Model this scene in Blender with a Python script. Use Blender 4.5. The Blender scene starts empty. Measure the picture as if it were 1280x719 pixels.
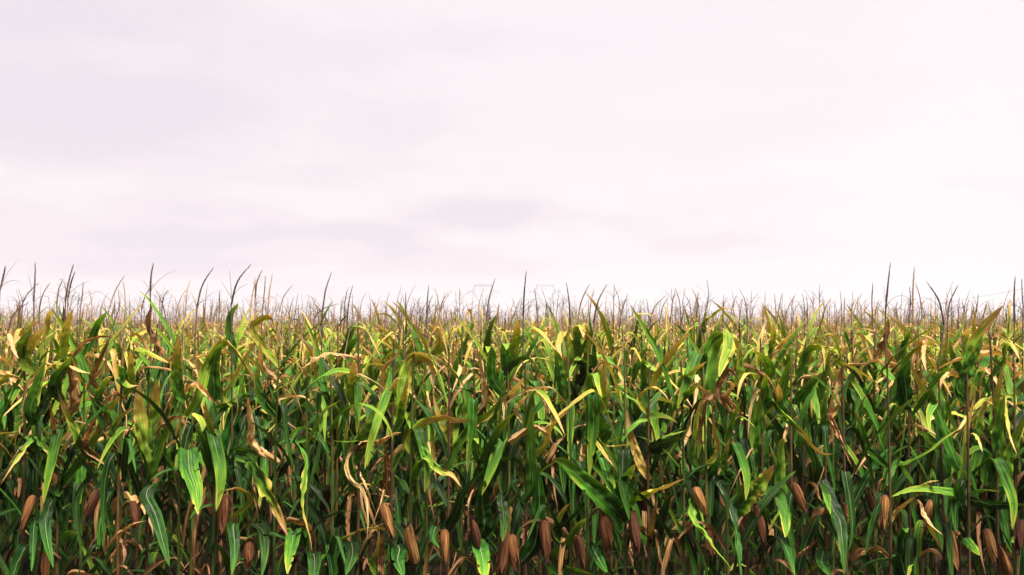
import bpy, math, random
import numpy as np
from mathutils import Vector, Matrix

S = bpy.context.scene
R = math.radians
# ------------------------------------------------------------------ camera
FPX = 1244.4; W, H = 1280.0, 719.0
HY = 408.0                       # horizon line of the photograph
CAM_Z = 2.09
TILT = math.atan((HY - H / 2) / FPX)
cam_d = bpy.data.cameras.new('camera'); cam = bpy.data.objects.new('camera', cam_d)
S.collection.objects.link(cam); S.camera = cam
cam.location = (0, 0, CAM_Z); cam.rotation_euler = (math.pi / 2 + TILT, 0, 0)
cam_d.sensor_width = 36; cam_d.lens = 35; cam_d.clip_start = 0.1; cam_d.clip_end = 20000
cam_d.dof.use_dof = True; cam_d.dof.focus_distance = 6.0; cam_d.dof.aperture_fstop = 5.0
# ------------------------------------------------------------------ world
wd = bpy.data.worlds.new('World'); S.world = wd; wd.use_nodes = True
nt = wd.node_tree; nt.nodes.clear()
def N(tree, t, **kw):
    n = tree.nodes.new(t)
    for k, v in kw.items(): setattr(n, k, v)
    return n
def ramp(tree, stops, interp='LINEAR'):
    n = N(tree, 'ShaderNodeValToRGB'); cr = n.color_ramp; cr.interpolation = interp
    while len(cr.elements) < len(stops): cr.elements.new(0.5)
    for e, (p, c) in zip(cr.elements, stops):
        e.position = p; e.color = (*c, 1) if len(c) == 3 else c
    return n
def M(tree, op, a, b=None, clamp=False):
    n = N(tree, 'ShaderNodeMath', operation=op); n.use_clamp = clamp
    for i, v in enumerate((a, b)):
        if v is None: continue
        if isinstance(v, (int, float)): n.inputs[i].default_value = v
        else: tree.links.new(v, n.inputs[i])
    return n.outputs[0]
SUN_EL, SUN_ROT = 68.0, 148.0     # degrees; the sun stands behind thin cloud, high over the photographer's right shoulder
SKY_GAIN = 1.0
EXPOSURE = 1.3
def build_world():
    L = nt.links.new
    out = N(nt, 'ShaderNodeOutputWorld'); bg = N(nt, 'ShaderNodeBackground'); bg.inputs[1].default_value = 0.05
    sky = N(nt, 'ShaderNodeTexSky'); sky.sky_type = 'NISHITA'; sky.sun_disc = False
    sky.sun_elevation = R(SUN_EL); sky.sun_rotation = R(SUN_ROT); sky.dust_density = 3
    tc = N(nt, 'ShaderNodeTexCoord'); sep = N(nt, 'ShaderNodeSeparateXYZ'); L(tc.outputs['Generated'], sep.inputs[0])
    x, y, z = sep.outputs
    zc = M(nt, 'MAXIMUM', z, 0.0); den = M(nt, 'ADD', zc, 0.10)
    cx, cy = M(nt, 'DIVIDE', x, den), M(nt, 'DIVIDE', y, den)
    cb = N(nt, 'ShaderNodeCombineXYZ'); L(cx, cb.inputs[0]); L(M(nt, 'MULTIPLY', cy, 1.0), cb.inputs[1])
    n1 = N(nt, 'ShaderNodeTexNoise'); n1.inputs['Scale'].default_value = 0.9; n1.inputs['Detail'].default_value = 8
    n1.inputs['Roughness'].default_value = 0.55; n1.inputs['Distortion'].default_value = 0.35; L(cb.outputs[0], n1.inputs['Vector'])
    n2 = N(nt, 'ShaderNodeTexNoise'); n2.inputs['Scale'].default_value = 0.17; n2.inputs['Detail'].default_value = 3
    L(cb.outputs[0], n2.inputs['Vector'])
    m = M(nt, 'ADD', M(nt, 'MULTIPLY', n1.outputs[0], 0.55), M(nt, 'MULTIPLY', n2.outputs[0], 0.45))
    m = M(nt, 'ADD', m, M(nt, 'ADD', M(nt, 'MULTIPLY', x, 0.20), 0.04))
    # darker lilac undersides of single clouds: azimuth, elevation, half sizes (tangents), depth
    ay = M(nt, 'MAXIMUM', y, 0.05); az = M(nt, 'DIVIDE', x, ay); el = M(nt, 'DIVIDE', z, ay)
    n3 = N(nt, 'ShaderNodeTexNoise'); n3.inputs['Scale'].default_value = 11; n3.inputs['Detail'].default_value = 8; n3.inputs['Roughness'].default_value = .6; L(tc.outputs['Generated'], n3.inputs['Vector'])
    ws = N(nt, 'ShaderNodeSeparateColor'); L(n3.outputs['Color'], ws.inputs[0])
    az = M(nt, 'ADD', az, M(nt, 'MULTIPLY', M(nt, 'SUBTRACT', ws.outputs[0], .5), .13)); el = M(nt, 'ADD', el, M(nt, 'MULTIPLY', M(nt, 'SUBTRACT', ws.outputs[1], .5), .045))
    for a0, e0, ra, re, k in ((-.04, .116, .075, .018, .12), (-.13, .082, .055, .022, .12), (-.33, .088, .13, .013, .08), (-.44, .22, .17, .055, .10), (.03, .098, .09, .016, .06),
                              (.20, .10, .08, .03, .07), (-.47, .31, .12, .03, .05), (-.36, .062, .16, .012, .07), (.12, .20, .3, .02, .03), (.48, .15, .06, .01, .05)):
        r2 = M(nt, 'ADD', M(nt, 'POWER', M(nt, 'ABSOLUTE', M(nt, 'DIVIDE', M(nt, 'SUBTRACT', az, a0), ra)), 2.0), M(nt, 'POWER', M(nt, 'ABSOLUTE', M(nt, 'DIVIDE', M(nt, 'SUBTRACT', el, e0), re)), 2.0))
        m = M(nt, 'SUBTRACT', m, M(nt, 'MULTIPLY', M(nt, 'EXPONENT', M(nt, 'MULTIPLY', M(nt, 'POWER', r2, 1.5), -1.0)), k * 1.6))          # thinner, brighter cloud on the sun's side
    rp = ramp(nt, [(0.34, (6.95, 6.3, 6.95)), (0.43, (7.5, 6.8, 7.2)), (0.51, (7.9, 7.3, 7.58)), (0.64, (8.15, 7.68, 7.85))], 'EASE')
    L(m, rp.inputs[0])
    # overcast skies are about three times as bright overhead as at the horizon
    gr = ramp(nt, [(0.0, (1, 1, 1)), (0.34, (1.0, 1.0, 1.0)), (0.65, (1.3, 1.3, 1.3)), (1.0, (1.9, 1.9, 1.9))])
    L(zc, gr.inputs[0])
    mx = N(nt, 'ShaderNodeMix', data_type='RGBA', blend_type='MULTIPLY'); mx.inputs[0].default_value = 1
    L(rp.outputs[0], mx.inputs[6]); L(gr.outputs[0], mx.inputs[7])
    # unseen sky behind the camera, dimmed on purpose to darken the lower corn
    bk = ramp(nt, [(0.0, (.03, .03, .035)), (0.40, (.06, .06, .065)), (0.70, (1, 1, 1)), (1.0, (1, 1, 1))], 'EASE')
    L(M(nt, 'ADD', M(nt, 'ADD', M(nt, 'MULTIPLY', y, 0.5), 0.5), M(nt, 'MULTIPLY', zc, 0.22)), bk.inputs[0])
    mb_ = N(nt, 'ShaderNodeMix', data_type='RGBA', blend_type='MULTIPLY'); mb_.inputs[0].default_value = 1
    L(mx.outputs[2], mb_.inputs[6]); L(bk.outputs[0], mb_.inputs[7])
    m2 = N(nt, 'ShaderNodeMix', data_type='RGBA'); m2.inputs[0].default_value = 0.96
    L(sky.outputs[0], m2.inputs[6]); L(mb_.outputs[2], m2.inputs[7])
    L(m2.outputs[2], bg.inputs[0]); L(bg.outputs[0], out.inputs[0])
build_world()
sun_d = bpy.data.lights.new('sun', 'SUN'); sun_d.energy = 5.0; sun_d.angle = R(24); sun_d.color = (1, 0.95, 0.88)
sun = bpy.data.objects.new('sun', sun_d); S.collection.objects.link(sun)
_az = R(SUN_ROT); _d = Vector((math.sin(_az) * math.cos(R(SUN_EL)), math.cos(_az) * math.cos(R(SUN_EL)), math.sin(R(SUN_EL))))
sun.rotation_euler = _d.to_track_quat('Z', 'Y').to_euler(); sun.location = (5, 5, 40)
S.view_settings.view_transform = 'Standard'; S.view_settings.look = 'None'; S.view_settings.exposure = EXPOSURE
S.view_settings.gamma = 1
S.render.engine = 'CYCLES'
cy = S.cycles; cy.max_bounces = 6; cy.diffuse_bounces = 2; cy.glossy_bounces = 2; cy.transmission_bounces = 3
cy.transparent_max_bounces = 4; cy.use_denoising = True; cy.volume_bounces = 1
cy.sample_clamp_indirect = 4
def at(px, py, Y):
    """the point at depth Y seen at pixel (px, py) of the 1280-wide photograph"""
    a = (px - W / 2) / FPX; b = -(py - H / 2) / FPX
    dy = math.cos(TILT) - b * math.sin(TILT); dz = math.sin(TILT) + b * math.cos(TILT)
    t = Y / dy
    return np.array((a * t, Y, CAM_Z + dz * t))
# ------------------------------------------------------------------ materials
def new_mat(name):
    m = bpy.data.materials.new(name); m.use_nodes = True; m.node_tree.nodes.clear(); return m, m.node_tree
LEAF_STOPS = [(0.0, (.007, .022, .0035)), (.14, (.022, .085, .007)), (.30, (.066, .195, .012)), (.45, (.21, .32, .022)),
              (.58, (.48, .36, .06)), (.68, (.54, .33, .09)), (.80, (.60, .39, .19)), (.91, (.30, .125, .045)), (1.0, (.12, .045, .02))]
def leaf_material(name, transl=0.18):
    m, t = new_mat(name); L = t.links.new
    out = N(t, 'ShaderNodeOutputMaterial'); pb = N(t, 'ShaderNodeBsdfPrincipled'); tr = N(t, 'ShaderNodeBsdfTranslucent')
    mix = N(t, 'ShaderNodeMixShader'); mix.inputs[0].default_value = transl
    uv = N(t, 'ShaderNodeUVMap'); uv.uv_map = 'UVMap'
    sep = N(t, 'ShaderNodeSeparateXYZ'); L(uv.outputs[0], sep.inputs[0]); u, v = sep.outputs[0], sep.outputs[1]
    at_ = N(t, 'ShaderNodeAttribute'); at_.attribute_name = 'dry'
    rn = N(t, 'ShaderNodeAttribute'); rn.attribute_name = 'rnd'
    oi = N(t, 'ShaderNodeObjectInfo')
    rnd = M(t, 'FRACT', M(t, 'ADD', oi.outputs['Random'], rn.outputs['Fac']))
    vec = N(t, 'ShaderNodeCombineXYZ'); L(M(t, 'MULTIPLY', u, 6.0), vec.inputs[0]); L(M(t, 'MULTIPLY', v, 5.0), vec.inputs[1]); L(M(t, 'MULTIPLY', rnd, 40.0), vec.inputs[2])
    n1 = N(t, 'ShaderNodeTexNoise'); n1.inputs['Scale'].default_value = 1.6; n1.inputs['Detail'].default_value = 4; L(vec.outputs[0], n1.inputs['Vector'])
    # long streaks running with the veins
    vs = N(t, 'ShaderNodeCombineXYZ'); L(M(t, 'MULTIPLY', u, 16.0), vs.inputs[0]); L(M(t, 'MULTIPLY', v, 2.5), vs.inputs[1]); L(M(t, 'MULTIPLY', rnd, 17.0), vs.inputs[2])
    n2 = N(t, 'ShaderNodeTexNoise'); n2.inputs['Scale'].default_value = 1.0; n2.inputs['Detail'].default_value = 3; L(vs.outputs[0], n2.inputs['Vector'])
    edge = M(t, 'MULTIPLY', M(t, 'ABSOLUTE', M(t, 'SUBTRACT', u, 0.5)), 2.0)
    d = M(t, 'ADD', at_.outputs['Fac'], M(t, 'MULTIPLY', M(t, 'SUBTRACT', n1.outputs[0], 0.5), 0.50))
    d = M(t, 'ADD', d, M(t, 'MULTIPLY', M(t, 'SUBTRACT', n2.outputs[0], 0.5), 0.34))
    d = M(t, 'ADD', d, M(t, 'MULTIPLY', M(t, 'SUBTRACT', rnd, 0.5), 0.10), clamp=True)
    rp = ramp(t, LEAF_STOPS); L(d, rp.inputs[0])
    # pale midrib
    rib = M(t, 'SUBTRACT', 1.0, M(t, 'MULTIPLY', edge, 13.0), clamp=True)
    rc = N(t, 'ShaderNodeMix', data_type='RGBA', blend_type='MIX'); rc.inputs[7].default_value = (.42, .46, .22, 1)
    L(M(t, 'MULTIPLY', rib, M(t, 'SUBTRACT', M(t, 'ADD', 0.2, M(t, 'MULTIPLY', rnd, 0.6)), M(t, 'MULTIPLY', d, 0.3))), rc.inputs[0]); L(rp.outputs[0], rc.inputs[6])
    # fine veins
    wv = M(t, 'SINE', M(t, 'MULTIPLY', u, 150.0)); veins = M(t, 'ADD', 1.0, M(t, 'MULTIPLY', wv, 0.16))
    val = M(t, 'MULTIPLY', veins, M(t, 'ADD', 0.66, M(t, 'MULTIPLY', n2.outputs[0], 0.68)))
    hs = N(t, 'ShaderNodeHueSaturation'); L(rc.outputs[2], hs.inputs['Color']); L(val, hs.inputs['Value'])
    L(M(t, 'ADD', 0.485, M(t, 'MULTIPLY', rnd, 0.03)), hs.inputs['Hue'])
    # specks of rust
    sp = N(t, 'ShaderNodeTexNoise'); sp.inputs['Scale'].default_value = 6; sp.inputs['Detail'].default_value = 2; L(vec.outputs[0], sp.inputs['Vector'])
    sm = M(t, 'MULTIPLY', M(t, 'SUBTRACT', sp.outputs[0], 0.66), 9.0, clamp=True)
    sc = N(t, 'ShaderNodeMix', data_type='RGBA', blend_type='MIX'); sc.inputs[7].default_value = (.16, .07, .025, 1)
    L(M(t, 'MULTIPLY', sm, 0.7), sc.inputs[0]); L(hs.outputs[0], sc.inputs[6])
    L(sc.outputs[2], pb.inputs['Base Color'])
    L(M(t, 'ADD', 0.38, M(t, 'MULTIPLY', d, 0.5)), pb.inputs['Roughness']); pb.inputs['Specular IOR Level'].default_value = 0.14
    tg = N(t, 'ShaderNodeMix', data_type='RGBA', blend_type='MULTIPLY'); tg.inputs[0].default_value = 1; tg.inputs[7].default_value = (1.5, 1.35, .55, 1)
    L(sc.outputs[2], tg.inputs[6]); L(tg.outputs[2], tr.inputs[0])
    bp = N(t, 'ShaderNodeBump'); bp.inputs['Strength'].default_value = 0.35; bp.inputs['Distance'].default_value = 0.004
    L(M(t, 'ADD', M(t, 'MULTIPLY', wv, 0.6), M(t, 'ADD', n2.outputs[0], M(t, 'MULTIPLY', rib, -1.2))), bp.inputs['Height'])
    L(bp.outputs[0], pb.inputs['Normal']); L(bp.outputs[0], tr.inputs['Normal'])
    L(pb.outputs[0], mix.inputs[1]); L(tr.outputs[0], mix.inputs[2]); L(mix.outputs[0], out.inputs[0])
    return m
MAT_LEAF = leaf_material('corn_leaf')
def streak_material(name, cols, rough=0.75, sx=30, sy=4, bump=0.4, dist=0.004):
    """streaks along the UV's v direction, for husks, stalks and tassels"""
    m, t = new_mat(name); L = t.links.new
    out = N(t, 'ShaderNodeOutputMaterial'); pb = N(t, 'ShaderNodeBsdfPrincipled'); pb.inputs['Roughness'].default_value = rough
    pb.inputs['Specular IOR Level'].default_value = 0.3
    uv = N(t, 'ShaderNodeUVMap'); uv.uv_map = 'UVMap'; sep = N(t, 'ShaderNodeSeparateXYZ'); L(uv.outputs[0], sep.inputs[0])
    oi = N(t, 'ShaderNodeObjectInfo'); rn = N(t, 'ShaderNodeAttribute'); rn.attribute_name = 'rnd'
    rnd = M(t, 'FRACT', M(t, 'ADD', oi.outputs['Random'], rn.outputs['Fac']))
    vec = N(t, 'ShaderNodeCombineXYZ'); L(M(t, 'MULTIPLY', sep.outputs[0], sx), vec.inputs[0]); L(M(t, 'MULTIPLY', sep.outputs[1], sy), vec.inputs[1]); L(M(t, 'MULTIPLY', rnd, 30.0), vec.inputs[2])
    n = N(t, 'ShaderNodeTexNoise'); n.inputs['Scale'].default_value = 1.0; n.inputs['Detail'].default_value = 5; L(vec.outputs[0], n.inputs['Vector'])
    f = M(t, 'ADD', M(t, 'MULTIPLY', M(t, 'SUBTRACT', n.outputs[0], 0.5), 1.5), M(t, 'ADD', 0.5, M(t, 'MULTIPLY', M(t, 'SUBTRACT', rnd, 0.5), 0.5)), clamp=True)
    k = len(cols); rp = ramp(t, [(i / (k - 1), c) for i, c in enumerate(cols)]); L(f, rp.inputs[0]); L(rp.outputs[0], pb.inputs['Base Color'])
    bp = N(t, 'ShaderNodeBump'); bp.inputs['Strength'].default_value = bump; bp.inputs['Distance'].default_value = dist
    L(n.outputs[0], bp.inputs['Height']); L(bp.outputs[0], pb.inputs['Normal']); L(pb.outputs[0], out.inputs[0])
    return m
MAT_HUSK = streak_material('dry_husk', [(.018, .006, .003), (.060, .019, .008), (.17, .058, .016), (.29, .12, .032), (.46, .27, .10)], sx=11, sy=7, bump=.8)
MAT_SILK = streak_material('dark_silk', [(.012, .007, .006), (.05, .02, .012)], 0.9)
MAT_STALK_G = streak_material('green_stalk', [(.03, .06, .010), (.075, .10, .016), (.17, .14, .03)], 0.5, sx=5, sy=3)
MAT_STALK_Y = streak_material('straw_stalk', [(.06, .030, .012), (.13, .07, .02), (.22, .13, .04)], 0.55, sx=5, sy=3)
MAT_STALK_P = streak_material('purple_brown_stalk', [(.04, .02, .016), (.085, .042, .02), (.15, .085, .03)], 0.6, sx=5, sy=3)
MAT_TAS_D = streak_material('dark_tassel', [(.045, .028, .030), (.11, .070, .060), (.20, .13, .09)], 0.85, sx=4, sy=60, bump=0.8, dist=.003)
MAT_TAS_T = streak_material('straw_tassel', [(.15, .085, .06), (.34, .21, .12), (.52, .37, .22)], 0.85, sx=4, sy=60, bump=0.8, dist=.003)
# ------------------------------------------------------------------ mesh builder
rs = np.random.RandomState(11); random.seed(11)
class MB:
    def __init__(s): s.v = []; s.f = []; s.uv = []; s.dry = []; s.mi = []; s.n = 0
    def grid(s, P, UV, dry, mi=0):
        """P (n, k, 3) grid of points"""
        n, k = P.shape[:2]; i = np.arange((n - 1) * (k - 1)); r, c = i // (k - 1), i % (k - 1)
        a = s.n + r * k + c
        s.f.append(np.stack([a, a + 1, a + k + 1, a + k], 1)); s.v.append(P.reshape(-1, 3)); s.uv.append(UV.reshape(-1, 2))
        s.dry.append(np.broadcast_to(dry, (n, k)).reshape(-1)); s.mi.append(np.full((n - 1) * (k - 1), mi)); s.n += n * k
    def tube(s, pts, rad, sides=6, mi=0, dry=0.5, bumps=0.0):
        pts = np.asarray(pts, float); n = len(pts); rad = np.broadcast_to(rad, (n,))
        T = tangents(pts); ref = np.array((0.0, 1.0, 0.02)); A = np.cross(T, ref); A /= np.linalg.norm(A, axis=1, keepdims=True) + 1e-9
        B = np.cross(T, A); th = np.linspace(0, 2 * math.pi, sides + 1)
        rr = rad[:, None] * (1 + bumps * rs.uniform(-1, 1, (n, sides + 1))) if bumps else rad[:, None] * np.ones((1, sides + 1))
        rr[:, -1] = rr[:, 0]
        P = pts[:, None] + A[:, None] * (np.cos(th)[None, :, None] * rr[..., None]) + B[:, None] * (np.sin(th)[None, :, None] * rr[..., None])
        ln = np.concatenate([[0], np.cumsum(np.linalg.norm(np.diff(pts, axis=0), axis=1))])
        UV = np.stack(np.broadcast_arrays(th[None, :] / (2 * math.pi), ln[:, None]), -1); s.grid(P, UV, dry, mi)
    def arrays(s):
        return dict(v=np.concatenate(s.v), f=np.concatenate(s.f), uv=np.concatenate(s.uv), dry=np.concatenate(s.dry), mi=np.concatenate(s.mi))
    def mesh(s, name, mats): return to_mesh(name, s.arrays(), mats)
def to_mesh(name, A, mats, rnd=None):
    me = bpy.data.meshes.new(name); nv, nf = len(A['v']), len(A['f'])
    me.vertices.add(nv); me.vertices.foreach_set('co', A['v'].astype(np.float32).ravel())
    me.loops.add(nf * 4); me.loops.foreach_set('vertex_index', A['f'].astype(np.int32).ravel())
    me.polygons.add(nf); me.polygons.foreach_set('loop_start', np.arange(nf, dtype=np.int32) * 4)
    me.polygons.foreach_set('loop_total', np.full(nf, 4, np.int32))
    me.polygons.foreach_set('material_index', A['mi'].astype(np.int32)); me.polygons.foreach_set('use_smooth', np.ones(nf, bool))
    uvl = me.uv_layers.new(name='UVMap'); uvl.data.foreach_set('uv', A['uv'][A['f'].ravel()].astype(np.float32).ravel())
    a = me.attributes.new('dry', 'FLOAT', 'POINT'); a.data.foreach_set('value', A['dry'].astype(np.float32))
    if rnd is not None:
        a = me.attributes.new('rnd', 'FLOAT', 'POINT'); a.data.foreach_set('value', rnd.astype(np.float32))
    for m in mats: me.materials.append(m)
    me.update(calc_edges=True); return me
def tangents(P):
    T = np.gradient(P, axis=0); return T / (np.linalg.norm(T, axis=1, keepdims=True) + 1e-9)
def spline(pts, n):
    """Catmull-Rom through pts, resampled evenly"""
    p = np.asarray(pts, float)
    if len(p) == 2: p = np.array([p[0], (p[0] + p[1]) / 2, p[1]])
    q = np.vstack([2 * p[0] - p[1], p, 2 * p[-1] - p[-2]]); out = []
    for i in range(1, len(q) - 2):
        a, b, c, d = q[i - 1], q[i], q[i + 1], q[i + 2]
        for t in np.linspace(0, 1, 12, endpoint=False):
            out.append(.5 * (2 * b + (c - a) * t + (2 * a - 5 * b + 4 * c - d) * t * t + (3 * b - a - 3 * c + d) * t ** 3))
    out.append(q[-2]); out = np.array(out)
    ln = np.concatenate([[0], np.cumsum(np.linalg.norm(np.diff(out, axis=0), axis=1))])
    s = np.linspace(0, ln[-1], n); return np.stack([np.interp(s, ln, out[:, k]) for k in range(3)], 1)
def unit(v): return v / (np.linalg.norm(v, axis=-1, keepdims=True) + 1e-9)
# dryness of a leaf: (at its base, at its tip, extra at its edges)
KIND = {'G': (.14, .42, .16), 'D': (-.03, .18, .10), 'P': (.28, .46, .12), 'C': (.20, .76, .24), 'L': (.38, .72, .12),  # D: deep green, darkened further to carry shade low in the crop
        'Y': (.46, .80, .10), 'O': (.62, .84, .05), 'T': (.76, .82, .03), 'B': (.88, .96, .04)}
def width_profile(n, kind, base=0.45):
    s = np.linspace(0, 1, n)
    w = np.minimum(base + (1 - base) * np.minimum(s / .22, 1) ** .8, 1) * np.clip((1 - s ** 2.6), 0, 1) ** .75
    return np.maximum(w, .02)
def ribbon(mb, P, Wv, hw, kind, seg=5, fold=.35, ripple=.16, ragged=0.0, curl=0.0, crinkle=None):
    """a leaf blade: P centre line, Wv unit width vectors, hw half widths"""
    if crinkle is None: crinkle = .7 if kind in 'TB' else .42 if kind in 'YOLC' else .26
    n = len(P); T = tangents(P); Wv = unit(Wv - (Wv * T).sum(1, keepdims=True) * T); Nn = np.cross(T, Wv)
    u = np.linspace(-1, 1, seg); s = np.linspace(0, 1, n)
    ln = np.linalg.norm(np.diff(P, axis=0), axis=1).sum()
    ph1, ph2, ph3 = rs.uniform(0, 6.3, 3); fr = rs.uniform(5, 9) * ln / .7
    rip = np.stack([np.sin(s * fr * 2 * math.pi * .5 + ph1) + .5 * np.sin(s * fr * 7 + ph3), np.sin(s * fr * 2 * math.pi * .5 + ph2)], 1)
    env = np.sin(np.clip(s * 1.15, 0, 1) * math.pi) ** .6
    au = np.abs(u)
    off = fold * au[None, :] * hw[:, None] * (1 - .55 * s[:, None])
    off = off + ripple * np.where(u[None, :] < 0, rip[:, :1], rip[:, 1:]) * (au[None, :] ** 2) * hw[:, None] * env[:, None]
    ck = rs.uniform(-1, 1, (n // 2 + 2, seg)); ci = np.linspace(0, n // 2, n); c0 = ci.astype(int); cf = (ci - c0)[:, None]
    off = off + crinkle * (ck[c0] * (1 - cf) + ck[c0 + 1] * cf) * hw[:, None] * env[:, None]
    if curl: off = off + curl * (au[None, :] ** 2) * hw[:, None]
    lat = u[None, :] * hw[:, None] * (1 - .35 * abs(curl) * au[None, :])
    if ragged: lat = lat * (1 + ragged * rs.uniform(-1, .3, (n, seg)) * (au[None, :] > .6))
    if n > 20:
        for _ in range(rs.randint(0, 4)):            # torn places along the edges
            i0 = rs.randint(3, n - 2); sd = 0 if rs.rand() < .5 else seg - 1; lat[i0, sd] *= rs.uniform(.35, .7)
    Q = P[:, None] + Wv[:, None] * lat[..., None] + Nn[:, None] * off[..., None]
    b, t_, e = KIND[kind]
    er = np.stack([np.interp(s, np.linspace(0, 1, 9), rs.uniform(-.3, 2.0, 9)) for _ in range(2)], 1)
    dry = b + (t_ - b) * s[:, None] ** 1.9 + e * (au[None, :] ** 2) * (.4 + .8 * s[:, None]) * np.where(u[None, :] < 0, er[:, :1], er[:, 1:])
    UV = np.stack(np.broadcast_arrays((u[None, :] + 1) / 2, s[:, None] * ln), -1)
    mb.grid(Q, UV, np.clip(dry, 0, 1))
def make_leaf_arrays(mb, L, hw, kind, lean0, bend, az=0.0, base=(0, 0, 0), n=26, seg=5, brk=None, twist=0., hang=0., wob=.02, **kw):
    """a leaf leaving its stalk at lean0 from the vertical and bending over by `bend` radians; brk = (where, how far) is a sharp fold"""
    s = np.linspace(0, 1, n); ang = lean0 + bend * s ** 1.5
    if brk: ang = ang + brk[1] / (1 + np.exp(-(s - brk[0]) * 45))
    ang = np.minimum(ang, math.pi * .97 - .05 * np.sin(s * 9))
    side = wob * np.sin(s * rs.uniform(3, 6) + rs.uniform(0, 6)) * s * 6
    ds = L / (n - 1); dx, dz = np.sin(ang) * ds, np.cos(ang) * ds
    x = np.concatenate([[0], np.cumsum(dx[:-1])]); z = np.concatenate([[0], np.cumsum(dz[:-1])]); y = side * L * .25
    P = np.stack([x, y, z], 1); T = tangents(P)
    Wv = np.tile(np.array((0, 1.0, 0)), (n, 1)); Nn = np.cross(T, Wv); tw = twist * s ** 1.2
    Wv = Wv * np.cos(tw)[:, None] + Nn * np.sin(tw)[:, None]
    c, sn = math.cos(az), math.sin(az); Rm = np.array(((c, -sn, 0), (sn, c, 0), (0, 0, 1)))
    ribbon(mb, P @ Rm.T + np.array(base), Wv @ Rm.T, hw * width_profile(n, kind), kind, seg, **kw)
def rand_leaf_params(kind, r=random):
    if kind in 'TB':
        L = r.uniform(.28, .68); hw = r.choice([r.uniform(.005, .012), r.uniform(.012, .030)])
        p = dict(lean0=r.uniform(.4, 1.0), bend=r.uniform(.9, 2.0), brk=(r.uniform(.08, .3), r.uniform(.6, 1.4)), twist=r.uniform(-3, 3),
                 fold=r.uniform(.4, .9), ripple=r.uniform(.3, .5), ragged=.3, curl=r.uniform(.2, .8), wob=.05)
    else:
        L = r.uniform(.42, .84); hw = r.uniform(.013, .031)
        q = r.random()
        if q < .22: p = dict(lean0=r.uniform(.2, .45), bend=r.uniform(.3, .9))
        elif q < .45: p = dict(lean0=r.uniform(.4, .75), bend=r.uniform(1.5, 2.4))
        else: p = dict(lean0=r.uniform(.15, .5), bend=r.uniform(.2, .8), brk=(r.uniform(.2, .6), r.uniform(1.6, 2.6)))
        p.update(twist=r.uniform(-1.9, 1.9), fold=r.uniform(.2, .5), ripple=r.uniform(.1, .24), ragged=0.08 if kind in 'YOL' else 0.0)
    return L, hw, p
# ------------------------------------------------------------------ object helpers
COL = S.collection
def link(name, data, parent=None, mw=None):
    o = bpy.data.objects.new(name, data); COL.objects.link(o); o.parent = parent
    if mw is not None: o.matrix_local = mw
    return o
def tag(o, label=None, cat=None, group=None, kind=None):
    if label: o['label'] = label
    if cat: o['category'] = cat
    if group: o['group'] = group
    if kind: o['kind'] = kind
    return o
def RZ(a, loc=(0, 0, 0), s=1.0, tilt=0.0):
    return Matrix.Translation(loc) @ Matrix.Rotation(a, 4, 'Z') @ Matrix.Rotation(tilt, 4, 'Y') @ Matrix.Scale(s, 4)
# ------------------------------------------------------------------ ground
def ground():
    m, t = new_mat('soil'); L = t.links.new
    out = N(t, 'ShaderNodeOutputMaterial'); pb = N(t, 'ShaderNodeBsdfPrincipled'); pb.inputs["Roughness"].default_value = 1.0; pb.inputs['Specular IOR Level'].default_value = 0
    tc = N(t, 'ShaderNodeTexCoord'); n = N(t, 'ShaderNodeTexNoise'); n.inputs['Scale'].default_value = 3; n.inputs['Detail'].default_value = 8; L(tc.outputs['Object'], n.inputs['Vector'])
    rp = ramp(t, [(.3, (.006, .005, .003)), (.5, (.014, .010, .006)), (.7, (.035, .024, .013))]); L(n.outputs[0], rp.inputs[0]); L(rp.outputs[0], pb.inputs['Base Color'])
    bp = N(t, 'ShaderNodeBump'); bp.inputs['Strength'].default_value = .8; bp.inputs['Distance'].default_value = .05; L(n.outputs[0], bp.inputs['Height']); L(bp.outputs[0], pb.inputs['Normal'])
    L(pb.outputs[0], out.inputs[0])
    nx = 121; g = np.linspace(-1, 1, nx); c = np.sign(g) * np.abs(g) ** 3 * 6000
    X, Y = np.meshgrid(c, c, indexing='xy'); dist = np.hypot(X, Y)
    Z = .02 * np.sin(X * 3.1) * np.sin(Y * 2.7) * (dist < 200) - 0.03
    mb = MB(); P = np.stack([X, Y, Z], -1); mb.grid(P, P[..., :2] * 1.0, 0)
    tag(link('ground', mb.mesh('ground', [m])), kind='structure')
ground()
# ------------------------------------------------------------------ part libraries
def build_leaf_lib():
    lib = {}
    for kind, n in (('G', 9), ('D', 5), ('P', 4), ('C', 9), ('L', 6), ('Y', 6), ('O', 3), ('T', 12), ('B', 12)):
        lib[kind] = []
        for i in range(n):
            mb = MB(); L, hw, p = rand_leaf_params(kind); make_leaf_arrays(mb, L, hw, kind, **p)
            lib[kind].append(mb.mesh('leaf', [MAT_LEAF]))
    return lib
def build_hanging_lib():
    lib = []
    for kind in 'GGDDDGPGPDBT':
        mb = MB(); L = random.uniform(.42, .66); hw = random.uniform(.022, .040) if kind not in 'BT' else random.uniform(.012, .024)
        make_leaf_arrays(mb, L, hw, kind, lean0=random.uniform(.1, .4), bend=random.uniform(.2, .5), brk=(random.uniform(.10, .24), random.uniform(2.1, 2.6)),
                         twist=random.uniform(-1.2, 1.2), fold=random.uniform(.3, .7), ripple=random.uniform(.1, .2), wob=.03, n=30)
        lib.append((kind, mb.mesh('leaf', [MAT_LEAF])))
    return lib
LEAVES = build_leaf_lib(); HANGING = build_hanging_lib()
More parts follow.
